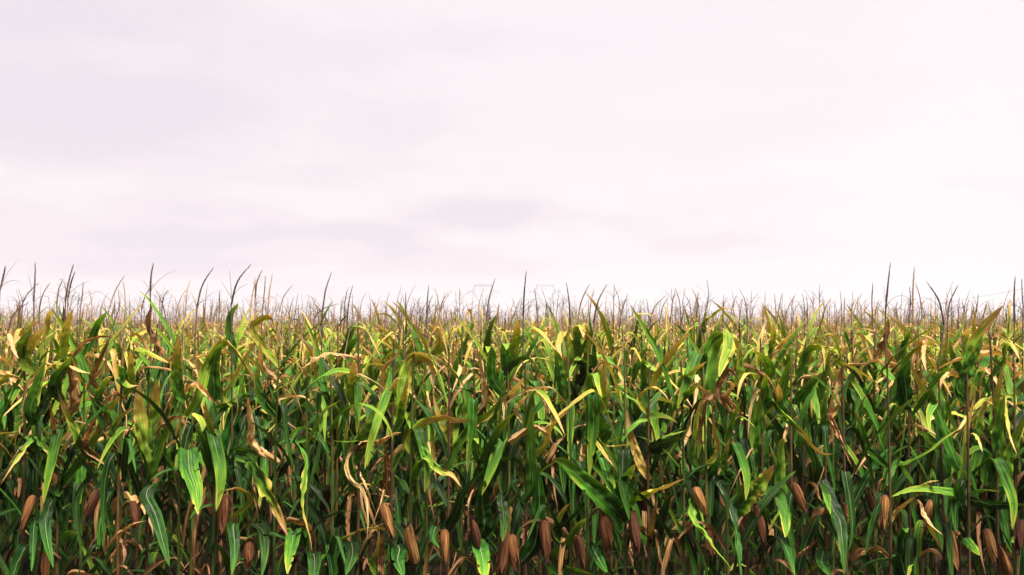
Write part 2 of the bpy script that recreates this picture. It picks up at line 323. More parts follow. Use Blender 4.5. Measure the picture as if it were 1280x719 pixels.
def stalk_mesh(h, mat, r0=.0105):
    mb = MB(); pts, rad = [], []; z = -.03
    lx, ly = rs.uniform(-.03, .03, 2)
    nodes = np.arange(.08, h, .155)
    zs = np.unique(np.concatenate([[-.03], nodes - .016, nodes, nodes + .02, [h]]))
    for z in zs:
        k = z / h; r = r0 * (1 - .55 * k); near = np.min(np.abs(nodes - z)); r *= 1.32 if near < .004 else 1.0
        if near > .004 and any(0 < z - q < .03 for q in nodes): r *= 1.12
        pts.append((lx * math.sin(k * 3), ly * math.sin(k * 2.4), z)); rad.append(r)
    mb.tube(pts, np.array(rad), 8)
    # leaf sheaths hugging the stalk above each node
    me = mb.mesh('stalk', [mat]); return me
STALKS = {}
for key, mat in (('G', MAT_STALK_G), ('Y', MAT_STALK_Y), ('P', MAT_STALK_P)):
    STALKS[key] = [stalk_mesh(1.88, mat) for _ in range(3)]
def tassel_branch(mb, P, r, spk=0, sides=4, mi=0):
    n = len(P); s = np.linspace(0, 1, n)
    mb.tube(P, r * (1 - s ** 2 * .85) + .0004, sides, mi, bumps=.22)
    if spk:
        T = tangents(P); ref = np.array((0, 1.0, 0))
        for k in range(spk):
            q = (k + .5) / spk * .94; i = q * (n - 1); i0 = int(i); p = P[i0] + (P[min(i0 + 1, n - 1)] - P[i0]) * (i - i0); t = T[i0]
            a = unit(np.cross(t, ref)); b = np.cross(t, a); th = rs.uniform(0, 6.28)
            d = a * math.cos(th) + b * math.sin(th); L = .0095 * (1 - .4 * q); rr = min(r * .42, .0016)
            c0 = p + d * r * .6; c1 = c0 + t * L * .55 + d * rr * 1.1; c2 = c0 + t * L + d * rr * .5
            mb.tube([c0, c1, c2], np.array((rr * .7, rr * .8, .0003)), 3, mi)
def make_tassel(mb, base, tip, bow, r=.0048, z0=None, nbr=6, spk=46, n=14, sides=5, low=False, r_=random):
    """peduncle from the stalk top to `base`, one long central spike to `tip` (bowed), fine side branches from around `base`"""
    base = np.array(base, float); tip = np.array(tip, float)
    mid = (base + tip) / 2 + np.array(bow, float)
    if z0 is not None:
        mb.tube(spline([z0, (np.array(z0) * .4 + base * .6), base], 4), np.linspace(.0048, .0034, 4), sides if not low else 3)
    P = spline([base, mid, tip], n); tassel_branch(mb, P, r, spk, sides)
    ax = unit(tip - base); ax = unit(P[2] - P[0])
    for k in range(nbr):
        az = r_.uniform(0, 6.283); q = r_.uniform(0, .16); p0 = P[0] + (P[-1] - P[0]) * 0 + ax * (r_.uniform(-.06, .06))
        L = r_.uniform(.10, .21); up = r_.uniform(.25, .9); d = np.array((math.cos(az), math.sin(az), 0))
        s = np.linspace(0, 1, 6 if low else 9); a0 = up; a1 = a0 + r_.uniform(.3, 1.9); an = a0 + (a1 - a0) * s ** 1.3
        st = L / (len(s) - 1); x = np.concatenate([[0], np.cumsum(np.sin(an[:-1]) * st)]); z = np.concatenate([[0], np.cumsum(np.cos(an[:-1]) * st)])
        B = p0 + d * x[:, None] + np.array((0, 0, 1)) * z[:, None]
        tassel_branch(mb, B, r * .20 if not low else .0012, 0 if low else 12, 3)
TASSELS = []
for i in range(8):
    mb = MB(); lx = random.uniform(-.05, .09)
    make_tassel(mb, (0, 0, .16), (lx, random.uniform(-.04, .04), .16 + random.uniform(.17, .31)), (-.02 * (1 if lx > 0 else -1), 0, 0), r=.0036, z0=(0, 0, 0), nbr=random.randint(3, 8), spk=24)
    TASSELS.append(mb.mesh('tassel', [random.choice([MAT_TAS_T, MAT_TAS_T, MAT_TAS_D])]))
def make_ear(L, r):
    """dry ear: origin at its shank end, pointing along +Z; overlapping husk leaves that open at the tip"""
    mb = MB(); n = 14; s = np.linspace(0, 1, n); th = np.linspace(0, 2 * math.pi, 21)
    prof = r * (np.sin(np.clip(s * .93 + .07, 0, 1) * math.pi) ** .55) * (1 - .25 * s)
    k1, k2 = rs.uniform(0, 6, 2); prof = prof * (1 + .10 * np.sin(s * rs.uniform(3, 6) + k1))
    rr = prof[:, None] * (1 + .08 * np.sin(th * 8 + k1 + s[:, None] * 1.2)[..., :] + .07 * np.sin(th * 3 + s[:, None] * 2 + k2))
    P = np.stack([rr * np.cos(th), rr * np.sin(th) * .9, np.broadcast_to(s[:, None] * L, rr.shape)], -1)
    UV = np.stack(np.broadcast_arrays(th[None] / 6.283, s[:, None] * L), -1); mb.grid(P, UV, 0)
    for k in range(10):
        a0 = k * 2.4 + rs.uniform(-.3, .3); wid = rs.uniform(.5, .95); l2 = L * rs.uniform(.7, 1.2); m = 13; t = np.linspace(0, 1, m); u = np.linspace(-1, 1, 6)
        pr = np.interp(t * l2 / L, s, prof, right=prof[-1] * .4) + rs.uniform(.002, .007); fl = rs.uniform(-.014, .016) * np.clip(t - rs.uniform(.45, .8), 0, 1) * 2.5
        hw = wid * (np.clip(t / .15, 0, 1) ** .5) * np.clip(1 - t ** 3.2, 0.02, 1)
        A = a0 + u[None] * hw[:, None] + .25 * t[:, None] * rs.uniform(-1, 1)
        q = (pr + fl)[:, None] + .0015 * np.abs(u)[None] * 2
        P = np.stack([q * np.cos(A), q * np.sin(A) * .92, np.broadcast_to(t[:, None] * l2, A.shape) + .008 * rs.uniform(-1, 1, (m, 6)) * t[:, None]], -1)
        UV = np.stack(np.broadcast_arrays(u[None] * .3 + .5 + k * .13, t[:, None] * l2), -1); mb.grid(P, UV, 0)
    ear = mb.mesh('ear', [MAT_HUSK])
    sb = MB()
    for k in range(16):
        a = rs.uniform(0, 6.28); d = np.array((math.cos(a), math.sin(a), 0)); p0 = np.array((0, 0, L * .90)) + d * r * .15
        sb.tube([p0, p0 + np.array((0, 0, .02)) + d * .006, p0 + np.array((0, 0, .032)) + d * rs.uniform(.008, .022), p0 + np.array((0, 0, rs.uniform(.01, .04))) + d * rs.uniform(.015, .03)],
                np.array((.0022, .002, .0014, .0004)), 3)
    return ear, sb.mesh('silk', [MAT_SILK])
EARS = [make_ear(.235, .027), make_ear(.20, .024), make_ear(.26, .029), make_ear(.22, .023), make_ear(.18, .021)]
EAR_LEN = (.235, .20, .26, .22, .18)
# ------------------------------------------------------------------ what the photograph shows of the nearest plants
X0 = (0, 213, 426, 640, 853, 1066); Y0 = {'A': 380, 'B': 490, 'C': 599}
# tile | kind | width in px | mode n/f | row | roll | points, base first (six-times enlarged tile coordinates)
HERO = """
B1 G 14 n 0 15|235,250 230,120 290,-80 350,-270
B1 D 13 n 0 -20|250,240 330,100 390,-20 400,-150
B1 C 10 n 0 20|240,420 243,335 120,500 5,690
B1 C 9 n 0 -20|240,400 250,335 350,440 440,570
B1 C 13 n 0 25|430,715 600,500 740,290 850,80 960,5 1030,50
B1 C 10 n 0 10|620,420 560,280 480,120 430,-20
B1 B 10 n 0 10|640,400 650,300 720,180
B1 L 18 f 0 0|1130,580 1100,400 1060,200 1050,50 1070,-90
B1 C 15 f 0 0|1150,430 1160,200 1180,0 1190,-100
B1 P 9 n 0 20|1130,600 1220,350 1280,130
B1 C 8 n 0 25|780,510 840,300 900,190 1010,110
B1 B 8 n 0 10|430,420 400,220 380,100
B1 T 5 n 0 10|425,420 520,280
C1 G 14 f 0 0|430,300 400,150 350,300 370,450 430,640
C1 G 15 n 0 10|1140,40 1095,120 1160,260 1215,450 1265,650
C1 G 10 n 0 20|445,480 520,400 585,400
C1 T 5 n 0 30|810,490 900,390 1000,330 1100,310
C1 G 9 f 0 0|260,300 255,430 270,670
B2 G 22 f 0 0|130,440 135,480 150,600 200,719 230,900
B2 C 20 n 0 10|600,480 640,560 700,680 760,800 830,950 880,1080
C2 G 13 f 0 0|640,330 700,400 715,550 700,719
C2 Y 7 n 0 30|600,160 520,70 440,75 350,90
C2 G 14 f 0 0|500,340 470,350 490,500 480,700
B2 C 9 n 0 0|940,375 1000,480 1000,640 980,760 990,900 1040,1080 1060,1200
C2 G 17 f 0 0|930,380 915,470 900,560 890,690
C2 G 17 f 0 0|1060,560 1080,590 1080,719 1080,800
B2 P 5 n 0 60|1005,460 1060,300 1160,130 1280,60
B2 D 22 n 0 5|400,640 430,450 470,250 490,120 440,90 300,120
B2 G 11 n 0 15|310,600 270,400 180,240
B2 C 11 n 0 -15|380,430 330,320 280,180 260,60
B2 T 12 f 0 0|622,400 610,250 595,100 600,40
A2 L 12 n 0 30|200,700 260,500 330,350 420,280 500,350 560,450 620,560 650,680
A2 G 16 n 0 10|330,660 320,480 350,350 390,290
A2 Y 6 n 0 40|400,680 470,560 600,330 740,170 800,80
A2 Y 9 n 0 20|620,210 680,110 760,100 800,230 820,300
A2 G 10 n 1 10|440,200 450,80 490,20 505,-5
A2 C 14 n 0 5|60,640 50,400 60,240
A2 C 10 n 1 20|110,480 120,350 130,240 90,170
A2 T 10 f 0 0|690,460 680,380 685,290
A2 G 12 n 0 10|690,719 650,600 640,480
A2 P 6 n 0 50|720,710 800,640 880,590 960,565
A2 T 8 n 0 50|990,500 1050,430 1150,375 1280,375 1400,400
A3 L 17 n 0 10|440,760 480,560 530,430 610,390 670,430 700,560 690,690
A3 Y 8 n 0 10|660,400 720,520 750,640
A3 L 13 f 0 0|80,700 90,560 110,430
A3 T 7 n 0 20|300,700 310,560 330,460 420,380 460,290
A3 T 7 n 0 20|320,715 380,610 410,560 470,550
A3 G 8 n 1 20|1085,300 1110,200 1160,80
A3 Y 10 n 1 10|760,300 740,180 730,80
A3 Y 7 n 1 10|740,250 680,160 640,160
A3 G 8 n 1 20|40,370 100,280 160,210
A3 C 8 n 1 20|30,320 80,190 130,170 200,200 300,400
A3 G 14 f 0 0|1140,560 1130,400 1105,320 1100,360
A3 G 13 f 0 0|1240,460 1230,360 1235,300 1240,340
A3 T 7 n 0 10|1070,719 1060,560 1040,420 1040,320
A3 T 4 n 0 10|1060,530 1010,480 950,490
B3 C 10 n 0 10|800,580 880,380 1000,230 1100,170 1200,70 1280,-10 1340,-60
A4 O 7 n 0 10|-20,690 30,630 60,590 90,545
B3 Y 10 n 0 25|500,400 530,320 620,230 750,190 860,210 960,220 985,260
B3 C 9 n 0 10|560,310 620,430 690,540 760,600 830,620 900,710
B3 C 12 n 0 10|150,360 220,240 290,100 360,0
B3 P 6 n 0 40|190,350 260,200 330,130 430,50
B3 T 10 n 0 15|160,375 280,360 400,310 455,300
B3 P 8 n 0 20|130,370 60,370 -60,365
B3 T 6 n 0 10|130,385 60,440 40,580 80,670 150,719 185,820 200,960 195,1100
B3 C 9 n 0 20|200,400 290,440 340,480
B3 B 11 f 0 0|350,715 350,550 340,400
B3 G 13 n 0 10|1060,540 1130,380 1200,250 1300,150
B3 G 13 f 0 0|1060,560 1020,450 1010,345 1030,380
B3 D 18 n 0 0|1060,760 1130,600 1200,520 1290,480
B3 C 9 n 0 5|440,220 460,100 480,0 500,-110
B3 L 10 n 1 10|830,470 770,300 720,150 690,20
B3 Y 10 n 1 20|800,330 880,190 960,60 990,0
C3 G 19 f 0 0|425,500 440,530 430,600 480,719
C3 G 17 f 0 0|80,470 90,560 50,700
C3 G 19 f 0 0|1030,480 1060,600 1080,760
C3 G 12 n 0 10|820,330 870,230 900,120 1000,0
C3 D 20 f 0 0|1070,360 1060,150 1080,0
C3 B 9 f 0 0|310,780 310,500 320,400
C3 C 9 n 0 10|240,660 270,520 290,380
C3 G 10 f 0 0|720,350 690,440 740,500
C3 B 7 n 0 10|60,130 40,300 50,400
C3 G 12 f 0 0|1200,130 1220,300 1210,450
B4 T 10 n 0 30|-40,400 0,340 80,290 180,250 260,300 310,390
C4 G 22 n 0 10|790,250 640,100 480,-40 380,-130 310,-150
C4 C 16 n 0 25|800,230 950,130 1100,70 1290,-5
B4 G 14 n 0 10|700,300 640,200 590,60
B4 O 11 n 0 10|970,560 910,400 870,250 860,130
B4 Y 5 n 0 30|570,370 620,370 690,460 760,560
B4 L 5 n 0 50|620,300 700,400 840,395 900,400
B4 P 9 n 0 50|1050,400 1150,330 1290,290
B4 D 16 n 0 10|1030,440 1130,380 1250,350
B4 G 16 n 0 10|800,719 850,640 920,540
B4 G 14 f 0 0|150,719 150,500 140,300 150,90
B4 Y 8 n 0 20|240,400 290,260 430,130
A4 G 14 f 0 0|390,715 370,560 340,400 300,330
A4 L 12 f 0 0|700,719 680,600 690,400
A4 P 9 f 0 0|560,700 580,550 620,530 640,620 665,690
A4 G 13 n 1 10|1010,600 1000,500 975,400
A4 Y 9 n 0 20|1050,590 1130,450 1200,350 1280,260 1340,220
A4 Y 10 n 0 30|950,719 1000,640 1070,620 1130,660 1170,715
A4 C 14 f 1 0|480,400 490,280 500,180 520,165 530,250
A4 L 11 f 1 0|570,380 570,250 545,160
A4 L 12 f 1 0|20,330 40,200 40,120
A4 Y 9 f 1 0|440,400 420,280 390,210 345,300 370,420
A4 G 10 n 0 25|0,440 60,400 130,400 200,480 280,570
A4 D 16 n 1 10|560,500 520,430 460,420
B4 T 7 n 0 10|20,130 80,60 130,0
C4 G 14 n 0 15|270,600 400,480 500,340 560,290
C4 G 9 n 0 25|310,400 420,300 520,220 590,220
C4 O 7 n 0 10|1020,470 1050,300 1090,150
C4 D 13 n 0 10|1080,420 1130,250 1190,100
C4 G 20 f 0 0|170,480 200,250 200,60 190,-100
C4 D 13 n 0 10|600,500 650,600 710,700
C4 P 10 n 0 25|400,660 500,690 620,720
C4 C 8 n 0 10|320,380 380,240 430,180
A5 P 21 f 0 0|170,600 200,400 260,270 340,235 340,330 290,450 260,540
A5 L 9 n 0 10|420,520 430,380 400,270 370,250
A5 C 8 n 1 20|110,220 160,140 220,85 310,30 420,50
A5 P 14 n 0 10|650,500 610,400 530,345
A5 C 13 n 0 20|860,560 900,420 960,330 1040,315 1065,380 1060,500
A5 G 14 n 0 10|860,700 960,590 1070,500
A5 P 11 f 0 0|1060,720 1070,500 1080,340
A5 G 15 f 0 0|750,719 760,560 800,400
A5 T 10 n 0 15|1130,760 1150,600 1180,490 1240,450 1400,445
A5 T 5 n 0 20|890,545 960,530 1080,545 1105,600 1100,719
A5 B 10 n 0 10|260,660 330,500 380,500 430,590
A5 T 8 n 0 10|320,700 370,600 300,570
A5 P 11 f 0 0|620,700 610,600 610,520
A5 Y 10 f 0 0|710,719 700,590
A5 L 8 n 0 20|0,560 100,480 180,430
A5 G 9 n 0 10|0,700 60,650 120,600
A5 O 7 n 1 20|740,300 790,240 840,200
A5 L 9 f 1 0|680,280 670,200 665,140
B5 C 12 n 0 10|660,60 720,130 800,200 900,310 980,410 1060,465 1130,462
B5 G 17 f 0 0|600,520 580,350 570,150 560,20
B5 P 13 f 0 0|740,700 740,550 730,400 745,345 760,365
C5 C 22 n 0 10|410,220 520,100 620,-20 690,-110
C5 P 9 n 0 10|400,200 450,60 570,-100
C5 G 16 n 0 5|265,30 340,180 390,350 420,550 440,740
C5 P 15 n 0 10|90,150 60,250 150,400 250,530 400,710
B5 C 8 f 0 0|80,500 90,350 110,150 150,0
B5 B 7 n 0 10|120,330 150,200 180,60
B5 Y 7 n 0 10|260,450 240,300 230,150
B5 P 10 n 0 15|330,350 380,180 440,50
B5 C 9 n 0 10|300,560 330,430 350,340
B5 P 6 n 0 30|430,190 490,210 545,265
B5 G 11 f 0 0|1060,400 1050,200 1050,0
B5 T 7 n 0 10|1115,320 1100,120 1130,0
B5 B 6 n 0 10|1110,180 1180,330 1270,560
C5 G 16 f 0 0|680,110 740,200 760,350 750,420
C5 G 13 f 0 0|690,430 770,520 820,700
C5 G 15 n 0 5|1050,10 1110,180 1180,330 1200,520 1210,719
C5 G 10 f 0 0|1060,30 1070,120 1085,250
C5 B 6 n 0 20|860,580 940,510 1020,440
C5 G 16 f 0 0|1070,545 1040,620 1090,719
A6 C 17 n 0 5|790,640 850,480 900,300 980,170 1060,80 1125,10
A6 G 15 n 0 10|800,600 900,400 970,230
A6 P 9 n 0 25|320,600 370,470 440,360 540,290
A6 T 8 f 0 0|520,280 510,400 520,500
A6 D 20 f 0 0|400,700 380,540 400,420
A6 Y 7 n 0 10|520,660 460,520 420,410
A6 G 9 n 0 30|520,710 600,590 700,490 770,480
A6 T 12 n 1 10|330,520 270,400 230,300
A6 Y 6 n 1 10|900,190 910,100 895,20
A6 C 9 n 0 20|1120,420 1130,310 1190,300 1250,420
B6 L 10 f 0 0|1080,200 1075,60 1085,-70 1095,-220
A6 G 9 n 1 10|780,480 740,380 720,270
A6 L 8 n 1 10|680,440 690,330 690,200
A6 P 9 f 1 0|650,480 640,320
A6 B 9 f 1 0|250,240 250,170 240,115
A6 G 8 f 1 0|395,270 395,195
A6 L 11 f 1 0|840,260 840,175
B6 G 14 f 0 0|770,520 700,330 640,200 600,95 550,160 545,290
B6 G 11 n 0 10|700,600 640,440 560,330 460,290
B6 L 8 f 0 0|810,719 830,500 850,250 880,60 880,-20
B6 C 11 n 0 10|930,290 950,180 1000,70 1060,100
B6 G 18 f 0 0|1090,600 1090,400 1090,200 1100,20
B6 P 18 n 0 10|1120,600 1180,420 1240,280 1290,180
B6 Y 5 n 0 10|1140,50 1150,200 1180,350 1230,470
B6 P 8 n 0 30|360,550 440,510 560,440 680,350 800,270
C6 P 10 n 0 45|780,130 740,100 600,80 450,75 290,130
C6 G 15 n 0 35|850,150 1000,180 1150,190 1290,190
C6 G 7 n 0 40|860,110 970,80 1090,90
C6 D 21 f 0 0|370,660 370,500 370,365 375,385
C6 L 8 n 0 25|480,70 560,20 650,10
C6 G 11 n 0 10|830,440 900,510 950,570
C6 T 6 n 0 10|490,150 530,240 600,350 680,420
C6 O 6 n 0 10|330,240 420,160 500,110
B6 Y 6 n 0 10|900,310 940,350 970,450
C6 G 14 f 0 0|820,240 780,100 740,0
B6 G 9 n 0 10|120,430 60,260 10,130
A1 P 12 n 0 10|140,400 180,280 240,180
A1 L 15 n 0 10|180,400 260,260 330,180
A1 T 5 n 0 10|140,140 240,155 330,150
A1 T 9 n 0 10|70,230 100,330 140,410
A1 L 10 n 0 10|460,350 490,200 545,40
A1 B 9 f 1 0|480,110 500,20
A1 B 14 f 0 0|560,740 540,500 560,380
A1 B 6 n 0 20|570,360 640,280 760,240 850,250
A1 Y 6 n 0 40|400,440 480,450 600,500 680,520
A1 T 5 n 0 10|660,630 760,480 830,330
A1 B 8 n 0 10|690,560 740,430 820,260
A1 G 9 n 1 10|720,180 760,110 800,60
A1 L 7 n 0 40|1010,340 1100,360 1200,410 1260,440
A1 G 10 n 0 10|940,580 920,480 870,450
A1 C 7 n 0 30|880,550 960,610 1030,610
A1 C 9 n 0 10|730,700 800,560 850,540
A1 L 9 f 0 0|980,600 990,440 1000,340
A1 Y 7 n 1 10|360,120 380,60 410,35
A1 B 9 f 1 0|1120,180 1130,80 1160,10
A1 G 14 n 0 10|400,620 470,480 540,390
A1 Y 7 n 0 20|0,580 80,530 160,560 230,620
"""
# tassel spikes that stand against the sky: foot x, y, tip x, y
SPIKES = """0 362 7 332|42 376 44 327|82 373 92 330|85 373 94 339|10 346 8 346|24 390 49 353|49 387 63 353|10 413 37 377|101 381 104 352|71 380 79 348
136 387 156 344|157 387 154 351|188 365 192 328|177 387 192 355|208 406 196 364|232 384 238 348|246 385 267 334|289 381 314 330|313 390 320 349|114 395 111 362|203 380 211 362|274 392 275 362|266 403 280 376
319 372 328 337|328 390 332 344|335 387 341 341|349 390 366 356|361 403 367 371|403 390 415 339|430 395 435 359|434 403 441 356|392 401 422 380|470 392 476 370|499 412 502 371|508 415 507 365|512 412 519 378|533 406 536 356|550 392 543 359|550 390 561 365|534 395 541 369|569 412 580 370|608 401 619 348|564 431 566 401|523 412 534 376
654 395 658 338|672 401 668 360|713 403 708 353|722 403 737 355|737 398 743 359|742 403 759 355|771 409 778 374|774 412 785 367|811 398 808 373|812 403 833 369|825 401 836 370|838 403 845 359|851 392 845 362|851 403 863 374|914 392 921 369|924 403 928 373|934 406 934 380|953 401 960 380|682 400 683 377|903 416 918 390
970 406 968 366|972 398 978 366|979 409 993 370|1006 401 1003 366|1009 398 1008 369|1013 412 1020 385|1052 401 1050 362|1055 401 1056 371|1066 403 1078 366|1091 401 1091 353|1107 387 1113 328|1138 384 1137 358|1141 403 1143 333|1152 390 1144 353|1180 406 1158 352|1184 406 1198 356|1197 409 1199 371|1208 406 1211 374|1220 390 1223 367|1228 403 1234 377|1260 417 1260 380|1268 403 1269 345|1279 384 1277 348"""
# ears: x, y of one end (shank end first), x, y of the tip, which ear
EAR_AT = """42 619 27 663|123 611 107 652|56 690 55 735|280 618 277 674|313 672 309 712|479 629 491 672|520 704 508 656|556 662 557 704|598 684 590 647|633 664 626 722
722 669 731 713|754 634 761 691|790 638 796 692|868 609 884 646|948 680 955 680|945 632 957 682|992 604 1006 640|885 660 890 696|1054 629 1056 655|1106 619 1104 664|1186 662 1196 718|1233 661 1244 706|1262 722 1250 682|1277 650 1272 690|640 668 643 712|166 626 170 660|680 650 684 700|360 660 368 700|1165 625 1156 660"""
ROW0, PITCH, NROW, STEP = 5.6, .75, 6, .161
rowY = [ROW0 + PITCH * i for i in range(NROW)]
# ------------------------------------------------------------------ plants of the nearest rows
class Plant: pass
def plan_rows():
    spikes = []
    for tok in SPIKES.replace('\n', '|').split('|'):
        a = [float(v) for v in tok.split()]
        L = math.hypot(a[2] - a[0], a[3] - a[1])
        if L < 8: continue
        d = min(max(.27 * FPX / max(L, 10), rowY[0]), rowY[-1] + .3)
        # a tip far above the horizon belongs to a near plant
        d = min(d, max(rowY[0], .36 * FPX / max(HY - a[3], 5)))
        spikes.append((a, min(range(NROW), key=lambda i: abs(rowY[i] - d))))
    rows = []
    for r in range(NROW):
        Y = rowY[r]; half = W / 2 / FPX * Y + .12; rr = random.Random(50 + r); xs = []
        x = -half + rr.uniform(0, .1)
        while x < half: xs.append(x + rr.uniform(-.035, .035)); x += STEP
        ps = []
        for x in xs:
            p = Plant(); p.x = x; p.y = Y + rr.uniform(-.06, .06); p.row = r; p.spike = None; p.leaves = []; p.ears = []; p.hero = 0
            p.h = rr.uniform(1.86, 2.09); p.h += .02 * (r > 0); p.seed = rr.randrange(10 ** 6); ps.append(p)
        for a, sr in spikes:
            if sr != r: continue
            bx = at(a[0], a[1], Y)[0] - .012
            c = [p for p in ps if p.spike is None]
            p = min(c, key=lambda q: abs(q.x - bx))
            if abs(p.x - bx) > .30: continue
            p.x = bx + (p.x - bx) * .12; p.spike = a
        rows.append(sorted(ps, key=lambda q: q.x))
    return rows
ROWS = plan_rows()
def nearest(row, x, z=1.4): return min(ROWS[row], key=lambda p: abs(p.x - x))
hero_r = random.Random(5); i_h = 0
for line in HERO.strip().split('\n'):
    head, pts = line.split('|'); tile, kind, w, mode, row, roll = head.split(); row = int(row)
    pts = [tuple(float(v) for v in q.split(',')) for q in pts.split()]
    x0, y0 = X0[int(tile[1]) - 1], Y0[tile[0]]; px = [(x0 + a / 5.98, y0 + b / 5.98) for a, b in pts]
    Y = rowY[row] - .03
    bx = at(*px[0], Y)[0]; p = nearest(row, bx); n = len(px)
    dep = hero_r.uniform(-.26, -.02)
    if mode == 'f': dep = -.10
    P = []
    for i, q in enumerate(px):
        k = i / (n - 1); P.append(at(q[0], q[1], p.y - .012))
    zr = P[0][2]                                   # rising blades lean back from the viewer, drooping ones fall towards the field's edge
    for i in range(n):
        off = .32 * (P[i][2] - zr) - (.10 + .6 * abs(dep)) * i / (n - 1); off = min(max(off, -.34), .22)
        P[i] = at(px[i][0], px[i][1], p.y - .012 + off)
    base = P[0].copy(); dz = min(.10, abs(p.x - base[0]) * 1.2 + .02); z_b = min(base[2] - dz * (1 if P[1][2] > P[0][2] - .05 else -.2), 1.86)
    P = [np.array((p.x, p.y, z_b))] + P if abs(p.x - base[0]) > .012 else [np.array((p.x, p.y, min(P[0][2], 1.9)))] + P[1:]
    if tile[0] == 'C' and kind == 'G' and i_h % 3: kind = 'D'  # most low green blades turned dark, shade put into their colour
    i_h += 1
    p.leaves.append((kind, float(w) / FPX * Y / 2 * 1.12, mode, float(roll), np.array(P))); p.hero += 1
for i, tok in enumerate(EAR_AT.replace('\n', '|').split('|')):
    a = [float(v) for v in tok.split()]
    if math.hypot(a[2] - a[0], a[3] - a[1]) < 10: continue
    p = nearest(0, at(a[0], a[1], rowY[0])[0]); p.ears.append((at(a[0], a[1], p.y - .05), at(a[2], a[3], p.y - .07)))
def ordinal(n):
    U = ['', 'first', 'second', 'third', 'fourth', 'fifth', 'sixth', 'seventh', 'eighth', 'ninth', 'tenth', 'eleventh', 'twelfth', 'thirteenth', 'fourteenth',
         'fifteenth', 'sixteenth', 'seventeenth', 'eighteenth', 'nineteenth']
    T = ['', '', 'twenty', 'thirty', 'forty', 'fifty', 'sixty']; TT = ['', '', 'twentieth', 'thirtieth', 'fortieth', 'fiftieth', 'sixtieth']
    if n < 20: return U[n]
    return TT[n // 10] if n % 10 == 0 else T[n // 10] + '-' + U[n % 10]
def hero_leaf(p, kind, hw, mode, roll, P):
    n = 40; Q = spline(P, n); Q = Q - np.array((p.x, p.y, 0)); T = tangents(Q)
    if mode == 'f':
        Wv = np.tile(np.array((1.0, 0, 0)), (n, 1)); Wv = Wv + np.array((0, .25, 0)) * np.sin(np.linspace(0, 3, n))[:, None]
        s = np.linspace(0, 1, n); Q[:, 1] -= .05 * s ** 2
    else:
        v = unit(np.cross(T[0], np.array((0, 1.0, 0)))); a = R(roll); v = v * math.cos(a) + np.cross(T[0], v) * math.sin(a)
        Wv = [v]
        for i in range(1, n): v = unit(v - np.dot(v, T[i]) * T[i]); Wv.append(v)
        Wv = np.array(Wv); tw = hero_r.uniform(-.5, .5) * np.linspace(0, 1, n)[:, None]
        Wv = Wv * np.cos(tw) + np.cross(T, Wv) * np.sin(tw)
    dryish = kind in 'TB'; mb = MB()
    wp = width_profile(n, kind, .55)
    if mode == 'f': wp = np.maximum(wp, .8 * np.clip(1.9 - np.linspace(0, 1, n) * 1.7, 0, 1) * (np.linspace(0, 1, n) > .3) * .6)
    ribbon(mb, Q, Wv, hw * wp, kind, 7, fold=hero_r.uniform(.25, .5), ripple=.4 if dryish else hero_r.uniform(.10, .22), ragged=.25 if dryish else .04,
           curl=hero_r.uniform(.1, .6) if dryish else 0)
    return mb.mesh('leaf', [MAT_LEAF])
def pick(r, table):
    q = r.random() * sum(w for _, w in table)
    for k, w in table:
        q -= w
        if q <= 0: return k
    return table[-1][0]
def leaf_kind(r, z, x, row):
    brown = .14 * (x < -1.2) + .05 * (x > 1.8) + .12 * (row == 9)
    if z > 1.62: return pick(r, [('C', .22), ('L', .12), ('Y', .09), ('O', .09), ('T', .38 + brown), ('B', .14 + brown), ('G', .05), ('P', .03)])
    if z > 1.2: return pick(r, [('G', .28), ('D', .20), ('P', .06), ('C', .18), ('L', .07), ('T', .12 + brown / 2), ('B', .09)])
    return pick(r, [('D', .66), ('G', .10), ('C', .03), ('T', .02), ('B', .19)])  # low leaves mostly dark D: older foliage, plus shade painted in by kind
GROUP = 'corn plants of the nearest rows'
ROWNAME = ['front row', 'second row', 'third row', 'fourth row', 'fifth row', 'sixth row']
HEADS = []
